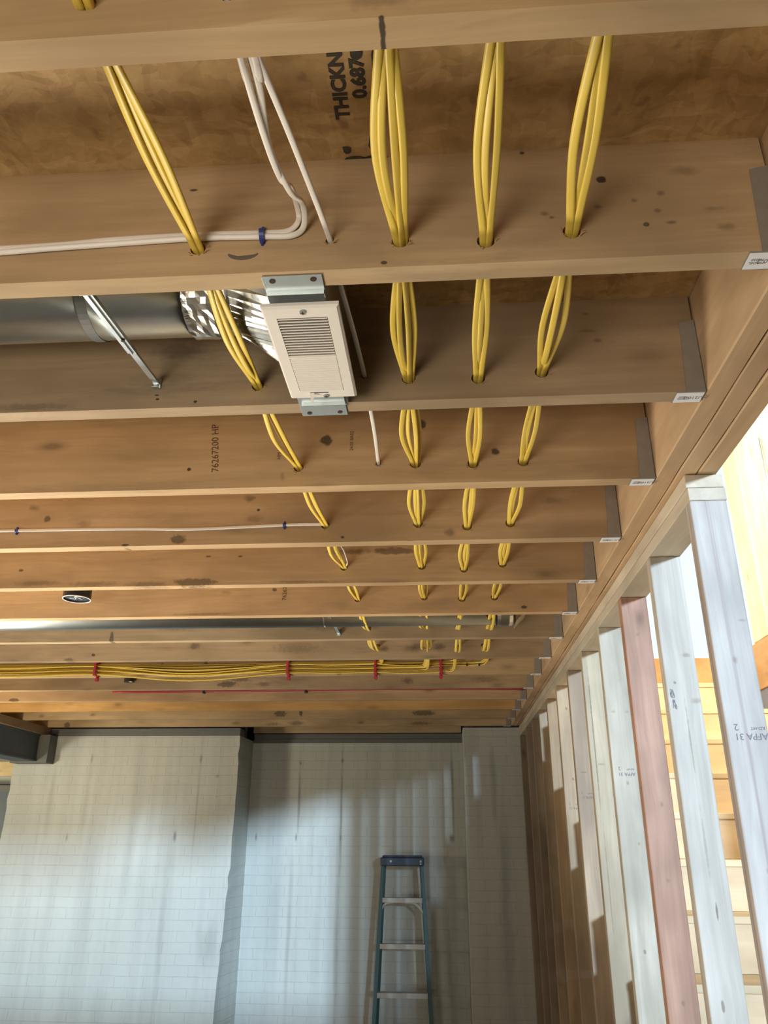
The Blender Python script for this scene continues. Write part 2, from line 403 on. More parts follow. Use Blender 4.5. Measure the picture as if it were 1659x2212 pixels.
# rest of the shell: behind the camera and to the sides
bm = BX(-5.8, -.6, -3.35, -3.2, 0, H + D); box(bm, -.6, .8, -3.35, -3.2, CZ + 1.0, H + D); box(bm, -.6, 3.4, -3.35, -3.2, 0, CZ + .25)
struct('wall_front', bm, plain('drywall', (.45, .43, .40), .8))
struct('wall_left_side', BX(-5.8, -5.65, -3.2, 7.3, 0, H + D), plain('drywall_left', (.42, .40, .37), .8))
struct('wall_right_side', BX(3.2, 3.35, -3.2, 1.2, 0, H + D), plain('drywall_right', (.45, .43, .40), .8))
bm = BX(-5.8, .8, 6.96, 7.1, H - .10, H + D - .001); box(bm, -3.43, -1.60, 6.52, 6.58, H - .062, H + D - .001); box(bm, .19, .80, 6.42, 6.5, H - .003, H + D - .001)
struct('trim_filler', bm, plain('dark_filler', (.10, .10, .095), .9))  # filler added to block sky leaking over the wall top, dark like the gap
# stairwell side wall and the storey above
wood_y = lumber('pine_boards', (.88, .76, .50), (.78, .63, .37), 'Z', stain=.1, knot=.6, seed=4.2, rough=.6)
bm = bmesh.new()
yb = 4.74; k = 0
box(bm, 1.908, 1.93, 2.3, 4.74, H + D + .03, H + 2.5)
while yb > 2.4:
    box(bm, 1.88, 1.905, yb - .234, yb, H + D + .03, H + 2.5, .004); yb -= .244
wr = struct('wall_right', bm, wood_y)
bm = bmesh.new(); cyl(bm, (1.872, 4.12, H + .55), (1.872, 4.12, H + 1.32), .007, 10)
o = obj('metal_conduit', bm, M['galv'], smooth=True); tag(o, 'thin straight metal rod fixed up the yellow board wall, seen past the beam', 'rod')
rim_m = lumber('rim_wood', (.62, .36, .16), (.50, .27, .11), 'Y', stain=.1, seed=8.1)
struct('trim_3', BX(1.88, 1.92, 1.0, 5.10, H - .002, H + D + .028, .003), rim_m)
struct('wall_right_lower', BX(1.885, 1.95, 1.2, 7.0, 0, H - .003), plain('dark_gypsum', (.16, .17, .20), .8))
struct('trim_4', BX(BR + .01, 1.878, 5.07, 5.108, H - .002, H + D + .018, .003), rim_m)
struct('ceiling_2', BX(-1.0, 5.0, -3.2, 4.9, CZ + 3.7, CZ + 3.8), plain('roof_lining', (.6, .58, .52), .8))
struct('ceiling_1', BX(BR + .01, 1.95, 5.11, 7.2, H + D, H + D + .019), M['osb'])

# ---------------------------------------------------------------- joists
SPOTS = {0: [(-0.048, -0.004, 0.004, 0.009, 1), (-.05, .03, .05, .02, .35), (-.02, .075, .03, .025, .4)], 1: [(-0.398, 0.182, 0.0081, 0.0031, 0.9), (0.281, 0.161, 0.0089, 0.008, 1), (0.158, 0.228, 0.0054, 0.0042, 0.9), (0.186, 0.094, 0.0088, 0.0067, 0.5), (0.196, 0.086, 0.0051, 0.0038, 0.6), (0.27, 0.103, 0.008, 0.0058, 0.5), (0.329, 0.113, 0.0065, 0.0058, 0.5), (0.372, 0.126, 0.008, 0.0068, 0.5), (0.363, 0.09, 0.0086, 0.0057, 0.5), (0.342, 0.063, 0.005, 0.0047, 0.8), (0.381, 0.065, 0.0099, 0.0047, 0.6), (-0.073, 0.009, 0.0052, 0.0037, 0.9), (0.417, 0.17, 0.0291, 0.012, 0.35), (0.464, 0.051, 0.0174, 0.0092, 0.4), (0.449, 0.089, 0.0212, 0.0057, 0.3)], 2: [(-0.583, 0.022, 0.005, 0.0017, 1), (-0.5, 0.013, 0.004, 0.0034, 1), (-0.546, 0.14, 0.0821, 0.0266, 0.45), (0.345, 0.131, 0.0123, 0.0069, 0.5), (0.327, 0.199, 0.0077, 0.0048, 0.4), (0.328, 0.155, 0.0239, 0.0047, 0.35), (-0.082, 0.204, 0.006, 0.0036, 0.6), (-0.864, 0.012, 0.1228, 0.0115, 0.45)], 3: [(-0.283, 0.132, 0.0171, 0.0165, 0.9), (-0.033, 0.171, 0.0133, 0.0139, 0.9), (0.156, 0.086, 0.0118, 0.0107, 0.9), (-0.642, 0.057, 0.0062, 0.0054, 1), (-0.393, 0.029, 0.0073, 0.016, 0.3)], 4: [(-1.227, 0.096, 0.0121, 0.0112, 0.7), (-1.276, 0.137, 0.0199, 0.0113, 0.5), (-0.581, 0.152, 0.0221, 0.0128, 0.6), (-0.796, 0.019, 0.0263, 0.0154, 0.7), (-0.551, 0.112, 0.0059, 0.0047, 1), (0.042, 0.024, 0.0195, 0.0166, 0.5), (-1.107, 0.077, 0.033, 0.0142, 0.3), (-0.961, 0.004, 0.0132, 0.0046, 0.9), (-0.285, 0.016, 0.0057, 0.0045, 0.9), (0.351, 0.124, 0.0347, 0.0154, 0.35), (-0.561, 0.081, 0.0349, 0.014, 0.35)], 5: [(-1.517, 0.068, 0.0105, 0.0054, 0.8), (-1.447, 0.018, 0.104, 0.0123, 0.4), (-1.239, 0.011, 0.1028, 0.0123, 0.4), (-1.034, 0.007, 0.1018, 0.0139, 0.5), (-0.865, 0.012, 0.0842, 0.0156, 0.65), (-0.464, 0.007, 0.1317, 0.0069, 0.4), (-0.302, 0.117, 0.0996, 0.0141, 0.6), (-0.153, 0.117, 0.0824, 0.0141, 0.65), (-0.824, 0.109, 0.0102, 0.0036, 0.8), (-0.705, 0.107, 0.0102, 0.0035, 0.8)], 6: [(-0.663, 0.107, 0.0096, 0.0079, 0.8), (0.34, 0.02, 0.0127, 0.0076, 0.9), (-0.947, 0.008, 0.1525, 0.0058, 0.5), (-0.86, 0.098, 0.027, 0.0099, 0.3)], 7: [(-1.2, 0.069, 0.1298, 0.0262, 0.45), (-0.984, 0.07, 0.1073, 0.0195, 0.35), (-0.515, 0.06, 0.1263, 0.0258, 0.35), (-1.495, 0.012, 0.0109, 0.0346, 0.7), (-0.813, 0.079, 0.0641, 0.0217, 0.4)], 8: [(-1.754, 0.03, 0.0097, 0.0071, 0.9), (-1.234, 0.07, 0.0382, 0.0214, 0.6), (-1.876, 0.007, 0.034, 0.0119, 0.6), (-0.712, 0.055, 0.1404, 0.033, 0.4), (0.006, 0.052, 0.0366, 0.0232, 0.6), (-0.27, 0.046, 0.0277, 0.0187, 0.5), (-0.109, 0.06, 0.0322, 0.0327, 0.5)], 9: [(-1.538, 0.061, 0.0158, 0.0155, 0.6), (-1.29, 0.072, 0.0131, 0.0103, 0.7), (-0.546, 0.012, 0.0203, 0.0126, 0.7), (-1.198, 0.063, 0.1561, 0.0155, 0.3)], 10: [(-1.274, 0.029, 0.0621, 0.0194, 0.7), (-1.192, 0.056, 0.079, 0.0167, 0.6), (-1.049, 0.028, 0.0505, 0.0165, 0.5), (-0.189, 0.043, 0.0411, 0.0246, 0.6), (0.274, 0.045, 0.1081, 0.0217, 0.4)], 11: [(-2.807, 0.012, 0.038, 0.0121, 0.8)], 12: [], 13: [(-1.187, 0.036, 0.0487, 0.0236, 0.7), (-1.031, 0.038, 0.0139, 0.0202, 0.8), (-2.621, 0.035, 0.0288, 0.0137, 0.5), (-0.121, 0.037, 0.0883, 0.02, 0.7), (-3.016, 0.027, 0.029, 0.0138, 0.5)], 14: [(-1.321, 0.018, 0.0741, 0.0179, 0.5), (-1.136, 0.024, 0.0739, 0.0214, 0.6), (-0.621, 0.029, 0.0366, 0.0178, 0.5), (-3.001, 0.017, 0.0269, 0.0218, 0.7), (-0.167, 0.017, 0.1084, 0.0177, 0.6), (-1.619, 0.026, 0.0448, 0.0179, 0.4)], 15: []}
JT = {0: (1.02, 1.0, .96), 1: (1.0, 1, 1), 2: (.80, .82, .88), 3: (.97, .93, .88), 4: (1.0, .97, .95), 5: (1.02, .98, .94), 6: (1.08, 1.0, .92), 7: (.85, .88, .92), 8: (.80, .83, .88),
      9: (1.0, 1.02, .98), 10: (.85, .86, .88), 11: (1.0, .94, .92), 12: (1.25, 1.05, .7), 13: (1, 1, 1), 14: (1.05, 1.05, 1.05), 15: (1, 1, 1)}
JLBL = ['joist nearest the camera, running across the very top of the photo',
        'second joist down, wide brown face crossed by white cables clipped to it',
        'greyish joist just below the metal duct, under the far end of the white register',
        'joist stamped 76267200 HP with two round knots beside the cable bundles',
        'knotty joist carrying a single white cable held by two blue staples',
        'joist with a line of dark mildew along its lower edge, above the black pipe',
        'smooth orange-tan joist directly behind the hanging black pipe',
        'mottled grey joist directly behind the far long duct',
        'dark stained joist just in front of the horizontal yellow cable run',
        'joist that carries the horizontal yellow cable bundle in red straps',
        'blotchy joist just beyond the horizontal yellow cable bundle',
        'joist with the thin red pipe running along its upper face',
        'orange double-toned joist just beyond the one with the red pipe',
        'joist with dark square stains, third from the brick wall',
        'last full joist, touching the top of the left brick pier',
        'short joist tucked inside the brick recess above the ladder']
def joist_mesh(i):
    x0, x1 = (XL, BL - .004) if i < 15 else (-1.57, .17)
    holes = []
    if i <= 8:
        for kx in 'ABCD': holes.append((HX[kx][i], HZ[kx][i], .0145 if kx != 'A' else .013))
    if i in HW: holes.append((HW[i][0], HW[i][1], .007))
    bm = bmesh.new()
    if not holes:
        box(bm, x0, x1, 0, T, 0, D, .002); return bm
    pts = [Vector((x0, 0)), Vector((x1, 0)), Vector((x1, D)), Vector((x0, D))]
    edges = [(0, 1), (1, 2), (2, 3), (3, 0)]; n = 14
    for (hx, hz, r) in holes:
        b0 = len(pts)
        for k in range(n): pts.append(Vector((hx + r * math.cos(2 * math.pi * k / n), hz + r * .95 * math.sin(2 * math.pi * k / n))))
        edges += [(b0 + k, b0 + (k + 1) % n) for k in range(n)]
    # keep the long triangles short with a few extra points
    vs, es, fs, *_ = delaunay_2d_cdt(pts, edges, [], 0, 1e-6)
    def inhole(c): return any((c.x - h[0]) ** 2 + ((c.y - h[1]) / .95) ** 2 < (h[2] * .97) ** 2 for h in holes)
    fr = [bm.verts.new((v.x, 0, v.y)) for v in vs]; bk = [bm.verts.new((v.x, T, v.y)) for v in vs]
    cnt = {}
    for f in fs:
        c = sum((vs[k] for k in f), Vector((0, 0))) / len(f)
        if inhole(c): continue
        bm.faces.new([fr[k] for k in f]); bm.faces.new([bk[k] for k in f][::-1])
        for a, b in zip(f, list(f[1:]) + [f[0]]):
            e = (min(a, b), max(a, b)); cnt[e] = cnt.get(e, 0) + 1
    for (a, b), c in cnt.items():
        if c == 1: bm.faces.new((fr[a], fr[b], bk[b], bk[a]))
    return bm
joists = []
for i in range(16):
    t = JT[i]
    mt = lumber('joist_wood', tuple(a * b for a, b in zip(JL, t)), tuple(a * b for a, b in zip(JD, t)), 'X', SPOTS[i], stain=.5 if i in (2, 7, 8, 10) else .28, seed=i * 1.37 + .5)
    o = obj('floor_joist', joist_mesh(i), mt, loc=(0, jy(i), H))
    tag(o, JLBL[i], 'joist', 'floor joists across the ceiling'); joists.append(o)
# splintered lips of the drilled holes
random.seed(5)
for i in range(1, 5):
    hs = [(HX[k][i], HZ[k][i], .0145) for k in 'ABCD'] + ([(HW[i][0], HW[i][1], .007)] if i in HW else [])
    for (hx, hz, r) in hs:
        bm = bmesh.new()
        for q in range(7):
            a = random.uniform(-2.9, .3) if random.random() < .8 else random.uniform(0, 6.28)
            p = Vector((hx + r * math.cos(a), 0, hz + r * .95 * math.sin(a)))
            e = p + Vector((math.cos(a) * random.uniform(.002, .009), -random.uniform(.001, .008), math.sin(a) * .003 + random.uniform(-.003, .003)))
            cyl(bm, p + Vector((0, .001, 0)), e, random.uniform(.0008, .0016), 5, .0003)
        sp_o = obj('splintered_rim', bm, M['splinter'], joists[i]); sp_o['kind'] = 'stuff'
# printed and scuffed marks
text('mill_stamp', '76267200 HP', .026, M['inkbrown'], (-.577, jy(3) - .0004, H + .118), (-.09, 0, 1), (-1, 0, -.09), joists[3])
text('mill_stamp', 'HM HP', .014, M['inkbrown'], (-.405, jy(3) - .0004, H + .10), (0, 0, 1), (-1, 0, 0), joists[3])
text('mill_stamp', '2620 8A02', .013, M['inkbrown'], (-.215, jy(3) - .0004, H + .128), (0, 0, 1), (-1, 0, 0), joists[3])
text('mill_stamp', '76267', .024, M['inkbrown'], (-.62, jy(6) - .0004, H + .09), (0, 0, 1), (-1, 0, 0), joists[6])
bm = bmesh.new(); n = 16; lo = []; hi = []
for off in (0, .0005):
    ring = []
    for k in range(n + 1):
        a = math.pi * (1.08 + .84 * k / n); ring.append(Vector((-.303 + .026 * math.cos(a), -off, .042 + .015 * math.sin(a))))
    for k in range(n, -1, -1):
        a = math.pi * (1.08 + .84 * k / n); w_ = .0075 * math.sin(math.pi * min(1, (k + .5) / n * .8 + .35 * (k < 6)))
        ring.append(Vector((-.303 + (.026 - .3 * w_) * math.cos(a), -off, .042 + (.015 - w_) * math.sin(a) + .001)))
    (lo if off == 0 else hi).extend(bm.verts.new(v) for v in ring)
m2 = len(lo); bm.faces.new(lo[::-1]); bm.faces.new(hi)
for k in range(m2): bm.faces.new((lo[k], lo[(k + 1) % m2], hi[(k + 1) % m2], hi[k]))
obj('crescent_scuff', bm, plain('pencil_grey', (.15, .12, .09), .9), joists[1], (0, -.0002, 0))
# ---------------------------------------------------------------- joist hangers with paper labels
def hanger():
    r = empty('joist_hanger', (0, 0, 0), '', 'hanger')
    x1 = BL - .001; x0 = x1 - .058
    bm = BX(x0, x1, -.0015, T + .0015, -.0022, -.0006)
    for a, b in ((-.0022, -.0006), (T + .0006, T + .0022)):
        wedge_hex(bm, [(x0 + .020, a, -.002), (x1, a, -.002), (x1, b, -.002), (x0 + .020, b, -.002)], [(x0 + .028, a, .165), (x1, a, .172), (x1, b, .172), (x0 + .028, b, .165)])
    obj('steel_stirrup', bm, M['hang'], r)
    bm = BX(x1 - .056, x1 - .002, .0005, T - .0005, -.003, -.0022); lb = obj('paper_label', bm, M['label'], r); lb['label'] = 'white printed paper label'
    text('label_print', 'HU210-2', .013, M['inkgrey'], (x1 - .016, T / 2, -.0032), (-1, 0, 0), (0, 1, 0), lb)
    text('label_print', 'MODEL\nH2020', .007, M['inkgrey'], (x1 - .040, T / 2, -.0032), (-1, 0, 0), (0, 1, 0), lb)
    return r
M['hang'] = plain('dull_galvanised', (.29, .26, .22), .7, .2, vary=.2, scale=40)
def dup(r, loc):
    c = r.copy(); COL.objects.link(c); c.location = loc
    def rec(a, b):
        for ch in a.children:
            d = ch.copy(); COL.objects.link(d); d.parent = b; rec(ch, d)
    rec(r, c); return c
h0 = hanger(); HL = ['nearest', 'second nearest', 'third', 'fourth', 'fifth', 'sixth', 'seventh', 'eighth', 'ninth', 'tenth', 'eleventh', 'twelfth', 'thirteenth', 'fourteenth']
HWHAT = ['where the joist nearest the camera meets the beam', 'at the right photo edge, holding the joist with the clipped white cables', 'holding the joist under the far end of the register', 'holding the joist stamped 76267200 HP',
         'holding the joist with the single stapled white cable', 'holding the joist with the mildewed lower edge', 'holding the smooth joist behind the hanging black pipe', 'holding the mottled joist behind the far duct',
         'holding the dark joist just before the yellow cable run', 'holding the joist that carries the yellow cable run', 'holding the blotchy joist beyond the yellow cable run', 'holding the joist with the red pipe',
         'holding the joist just beyond the red pipe', 'holding the joist third from the brick wall', 'holding the last joist in front of the brick']
for i in range(1, 15):
    h = dup(h0, (0, jy(i), H))
    tag(h, 'steel joist hanger ' + HWHAT[i], 'joist hanger', 'joist hangers along the beam')
for c in [g for ch in h0.children for g in ch.children] + list(h0.children) + [h0]: bpy.data.objects.remove(c)

# ---------------------------------------------------------------- flush beam of three plies
beam = empty('support_beam', (BL, -1.5, H), 'long three-ply timber beam carrying the right-hand ends of all the joists', 'beam')
pw = (BR - BL) / 3
for k in range(3):
    mt = lumber('beam_wood', (.64, .44, .26), (.50, .33, .18), 'Y', stain=.3, knot=.5, seed=20 + k * 2.2)
    dz = (0, .0015, .0005)[k]
    bm = bmesh.new()
    # broken into lengths so the arris wanders a little
    random.seed(40 + k); rings = []; n = 60
    for q in range(n + 1):
        y = 7.78 * q / n; a = random.uniform(-.0012, .0012)
        x0, x1 = pw * k + .0012 + (a if k else 0), pw * (k + 1) - .0012 + a * (k < 2)
        c = .003
        rings.append([bm.verts.new(p) for p in ((x0, y, dz + c), (x0 + c, y, dz), (x1 - c, y, dz), (x1, y, dz + c), (x1, y, D - .002), (x0, y, D - .002))])
    for a, b in zip(rings, rings[1:]):
        for q in range(6): bm.faces.new((a[q], a[(q + 1) % 6], b[(q + 1) % 6], b[q]))
    bm.faces.new(rings[0]); bm.faces.new(rings[-1][::-1])
    obj('beam_ply', bm, mt, beam)

# ---------------------------------------------------------------- stud wall
PX0, PX1 = .616, .704; YS = 1.784
pale = lambda nm, l, d, seed, st=0: lumber(nm, l, d, 'Z', stain=.12, knot=.5, seed=seed, rough=.55, streaks=st, knotdark=.6)
pm = lumber('plate_wood', (.66, .57, .44), (.54, .45, .33), 'Y', stain=.2, knot=.4, seed=31)
pm2 = lumber('plate_wood', (.62, .54, .43), (.50, .43, .32), 'Y', stain=.2, knot=.4, seed=33)
o = obj('top_plate', BX(PX0 - .003, PX1, 0, 4.55, -.0345, 0, .002), pm, loc=(0, YS, H - .0005)); tag(o, 'upper top plate of the stud wall, directly under the beam, end grain showing', 'top plate')
o = obj('top_plate', BX(PX0, PX1 + .002, 0, 4.55, -.069, -.0352, .002), pm2, loc=(0, YS, H - .0005)); tag(o, 'lower top plate resting directly on the stud tops', 'top plate')
o = obj('bottom_plate', BX(PX0, PX1, 0, 4.55, 0, .038, .002), pm, loc=(0, YS, 0)); tag(o, 'floor plate under the feet of the wall studs', 'bottom plate')
ST = [((.74, .67, .60), (.62, .54, .48), .95, 'nearest stud, tallest at the right photo edge, streaked and stamped AFPA'),
      ((.76, .69, .60), (.66, .58, .48), 0, 'second stud, pale with a torn knot and pencil scribble, right of the reddish one'),
      ((.66, .38, .26), (.50, .26, .165), 0, 'reddish rough stud, darkest of the wall studs'),
      ((.76, .68, .55), (.66, .57, .42), 0, 'pale stud stamped AFPA just left of the reddish one'),
      ((.70, .58, .40), (.62, .50, .33), .25, 'stud with long dark cracks, second left of the reddish one'),
      ((.66, .50, .34), (.55, .40, .26), 0, 'stud with slanting saw marks near the top, third left of the reddish one'),
      ((.66, .50, .32), (.55, .40, .24), 0, 'narrow-looking stud, fourth left of the reddish one'),
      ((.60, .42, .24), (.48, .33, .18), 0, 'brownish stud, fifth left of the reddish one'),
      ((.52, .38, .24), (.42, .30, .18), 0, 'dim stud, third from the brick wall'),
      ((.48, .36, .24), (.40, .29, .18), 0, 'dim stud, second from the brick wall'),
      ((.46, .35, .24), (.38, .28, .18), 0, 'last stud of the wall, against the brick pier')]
studs = []
SP2 = {0: [(.66, 1.93, .006, .010, .6), (.655, 1.50, .006, .008, .5), (.69, 2.02, .012, .004, .4)],
       1: [(.680, 2.03, .014, .008, .55), (.690, 1.905, .018, .010, .5), (.64, 1.955, .004, .004, .8), (.660, 1.80, .002, .12, .55), (.665, 1.40, .003, .02, .9), (.648, 1.20, .004, .015, .8), (.66, 1.55, .004, .10, .45)],
       2: [(.66, 2.19, .008, .008, .5), (.67, 1.66, .007, .010, .6), (.66, 1.45, .008, .008, .6), (.66, 1.14, .006, .008, .7)],
       3: [(.64, 2.0, .012, .006, .4), (.69, 2.0, .008, .006, .4), (.665, 1.75, .006, .008, .6), (.68, 1.55, .006, .006, .6), (.66, 1.22, .005, .008, .7)],
       4: [(.636, 1.95, .0025, .30, .8), (.655, 1.85, .02, .006, .4), (.64, 1.4, .0025, .25, .6)],
       5: [(.68, 2.1, .006, .006, .6), (.65, 1.85, .016, .004, .7)], 6: [(.66, 2.2, .006, .008, .8), (.665, 1.85, .006, .008, .8)]}
SPY = [YS + S * k for k in range(11)]; SPY.append(6.30)
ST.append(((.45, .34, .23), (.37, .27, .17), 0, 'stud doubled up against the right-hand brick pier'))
for k, yy in enumerate(SPY):
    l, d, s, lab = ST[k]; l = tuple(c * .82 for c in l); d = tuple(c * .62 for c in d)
    mt = lumber('stud_wood', l, d, 'Z', [(a, b, c, e, f) for a, b, c, e, f in SP2.get(k, [])], stain=.22, knot=.85, seed=50 + k * 1.9, rough=.55, streaks=s, knotdark=.6, offset=(0, .038), spotcol=(.20, .13, .08))
    bm = BX(PX0, PX1, 0, T, 0, H - .0697 - .038, .0035)
    o = obj('wall_stud', bm, mt, loc=(0, yy, .038)); tag(o, lab, 'stud', 'studs of the right-hand wall'); studs.append(o)
# upside-down grade stamps
for k, x, z, sc in ((0, .667, CZ + .222, 1), (3, .665, CZ + .238, .85), (5, .66, CZ + .20, .8), (6, .662, CZ + .17, .8)):
    y = studs[k].location.y - .0006
    text('grade_stamp', 'AFPA 31', .0195 * sc, M['inkgrey'], (x, y, z - .008), (-1, 0, 0), (0, 0, -1), studs[k])
    text('grade_stamp', '2', .020 * sc, M['inkgrey'], (x - .029 * sc, y, z + .012), (-1, 0, 0), (0, 0, -1), studs[k])
    text('grade_stamp', 'KD-HT', .010 * sc, M['inkgrey'], (x + .016 * sc, y, z + .009), (-1, 0, 0), (0, 0, -1), studs[k])
c2 = []
random.seed(9)
for q in range(2):
    p = []
    for j in range(16): p.append(Vector((.630 + .009 * q * .3 + random.uniform(-.006, .006), 0, CZ + .375 - q * .028 + .011 * math.sin(j * 1.9) + random.uniform(-.004, .004))))
    sp_ = [Vector((v.x, SPY[1] - .0004, v.z)) for v in spline(p, 4)]
    o = obj('pencil_scribble', sweep(sp_, .0009, .0004, (1, 0, 0), seg=4), M['inkgrey'], studs[1], (0, -SPY[1], -.038))

# ---------------------------------------------------------------- staircase beyond the studs
riser_m = lumber('riser_board', (.80, .60, .38), (.70, .50, .29), 'X', stain=.15, knot=.4, seed=71, rough=.5)
tread_m = lumber('tread_board', (.80, .63, .40), (.72, .54, .32), 'X', stain=.15, knot=.3, seed=77, rough=.5)
stair = empty('staircase', (.74, 1.8, 0), 'unpainted wooden staircase rising away behind the wall studs', 'staircase')
ys0, zs0, tr = 4.826, CZ + .890, .2409
for k in range(0, 13):
    y = ys0 - tr * k; z = zs0 - .19 * k
    box_t = BX(0, 1.12, y - 1.8 + .002, y - 1.8 + tr + .006, z - .026, z, .003)
    obj('tread', box_t, tread_m, stair)
    z0 = max(z - .19, 0.002)
    r_ = obj('riser', BX(.002, 1.118, y - 1.8 + .006, y - 1.8 + .024, z0 + .0005, z - .0265, .001), riser_m, stair)
    if k == 7:
        bm = bmesh.new(); lo = []; hi = []
        for off, arr in ((0, lo), (.0006, hi)):
            for q in range(13):
                a = math.pi * q / 12; arr.append(bm.verts.new((.325 + .024 * math.cos(a), y - 1.8 + .0058 - off, z - .165 + .026 * math.sin(a))))
        bm.faces.new(lo[::-1]); bm.faces.new(hi)
        for q in range(13): bm.faces.new((lo[q], lo[(q + 1) % 13], hi[(q + 1) % 13], hi[q]))
        s_ = obj('red_sticker', bm, M['redlabel'], r_); s_['label'] = 'small red half-round sticker'
for x in (.02, 1.08):
    bm = bmesh.new()
    ya, za = ys0 - tr * 12 - 1.8 + .035, zs0 - .19 * 12 - .19; yb, zb = ys0 + tr - 1.8, zs0 - .03
    wedge_hex(bm, [(x, ya, 0.002), (x + .038, ya, .002), (x + .038, yb - .02, zb - .30), (x, yb - .02, zb - .30)], [(x, ya, za + .16), (x + .038, ya, za + .16), (x + .038, yb - .02, zb - .06), (x, yb - .02, zb - .06)])
    obj('stringer', bm, riser_m, stair)

# ---------------------------------------------------------------- cables
random.seed(21)
nm_y = 'yellow electrical cable'
WHERE = {'A': 'leftmost slanting bundle, left of the register', 'B': 'bundle just right of the register', 'C': 'middle bundle between its two neighbours', 'D': 'rightmost bundle, nearest the beam'}
ORD = {2: ['left', 'right'], 3: ['left', 'middle', 'right'], 4: ['left', 'second', 'third', 'right']}
CNT = {'A': 3, 'B': 4, 'C': 3, 'D': 3}
# lateral bulge (m) and sag (m) of each strand in each bay, read off the photo for the near bays
BAY = {('A', 0): [(-.006, 0), (.000, .004), (.006, 0)], ('A', 1): [(-.006, .018), (0, .024), (.008, .017)],
       ('B', 0): [(-.017, .006), (-.013, .016), (-.002, .004), (.004, .010)], ('B', 1): [(-.014, .008), (-.008, .02), (.002, .010), (.007, .006)],
       ('B', 2): [(-.017, .010), (-.008, .014), (.004, .010), (.006, .004)],
       ('C', 0): [(-.013, .006), (-.008, .014), (.002, .003)], ('C', 1): [(-.005, .008), (-.001, .014), (.004, .004)],
       ('D', 0): [(-.012, .006), (.001, .010), (.004, .004)], ('D', 1): [(-.014, .012), (-.004, .026), (.012, .008)]}
runs = []
idx = 0
for b in 'ABCD':
    n = CNT[b]
    for s in range(n):
        off = (s - (n - 1) / 2) * (.0105 if n == 2 else .0062)
        dz = ((s % 2) - .5) * .006
        pts = []
        xb = HX[b][0]
        pts.append((xb + off - .01, -1.1, H + .055 + dz)); pts.append((xb + off, Y0 - .15, H + .05 + dz))
        for i in range(0, 9):
            y = jy(i); hx, hz = HX[b][i], HZ[b][i]
            pts.append((hx + off * .8, y - .012, H + hz + dz * .7)); pts.append((hx + off * .8, y + T + .012, H + hz + dz * .7))
            if i < 8:
                x2, z2 = HX[b][i + 1], HZ[b][i + 1]
                if (b, i) in BAY: dx, sg = BAY[(b, i)][s]
                else:
                    dx = (s - (n - 1) / 2) * .005 + random.uniform(-.008, .004); sg = random.uniform(.003, .016)
                if i in (6, 7): sg = random.uniform(.035, .055); dx *= 1.3
                pts.append(((hx + x2) / 2 + off + dx, y + T / 2 + S * .5, H + (hz + z2) / 2 - sg + dz))
                if sg > .018:
                    pts.insert(-1, (hx + off + dx * .7, y + T / 2 + S * .27, H + hz - sg * .7 + dz))
                    pts.append((x2 + off + dx * .7, y + T / 2 + S * .74, H + z2 - sg * .75 + dz))
        # turn left along the far joist in the horizontal run
        r = idx; idx += 1
        lv = H + .066 - .0072 * (r % 9); yo = jy(9) - .010 - .0115 * (r % 3)
        x9 = HX[b][9] + off
        turn = x9 + (.03 if b == 'D' else 0)
        y8 = jy(8) + T
        pts.append((turn, y8 + .12, H + .055)); pts.append((turn - .01, yo - .05, lv - .002)); pts.append((turn - .05, yo - .006, lv)); 
        ties = [.0, -.344, -.821, -1.896]
        xs = [x for x in (.009, -.344, -.821, -1.896, -2.9, -4.0, -5.5) if x < turn - .07]
        prev = turn - .05
        for x in xs:
            mid = (prev + x) / 2
            droop = {(-.821): .004, (-1.896): .030}.get(x, .008) * (.3 + 1.2 * ((r * 5) % 7) / 6) if prev - x > .3 else 0
            pts.append((mid, yo, lv - droop)); pts.append((x, yo, lv - (.002 if x > -3 else 0))); prev = x
        ph = random.uniform(0, 3); am = random.uniform(.1, .7)
        wd = .0118 if b in 'BC' else .0128
        if b == 'D' and s == 0: wd = .0135
        bm = sweep(spline(pts, 8), wd, .0058, (1, 0, 0), twist=(lambda t, ph=ph, am=am: am * math.sin(t * 26 + ph)) if b != 'A' else (lambda t: .35), seg=10)
        o = obj('yellow_cable', bm, M['yellow'], smooth=True)
        tag(o, '%s, %s strand of the %s' % (nm_y, ORD[n][s], WHERE[b]), 'cable', 'yellow cables threaded through the joists')
        if b == 'D' and s in (0,):
            runs.append(o)
# white cables
def wc(pts, label, w_=.0098, h_=.0052, wide=(1, 0, 0)):
    o = obj('white_cable', sweep(spline(pts, 8), w_, h_, wide), M['white_c'], smooth=True)
    return tag(o, label, 'cable', 'white electrical cables')
j1 = jy(1)
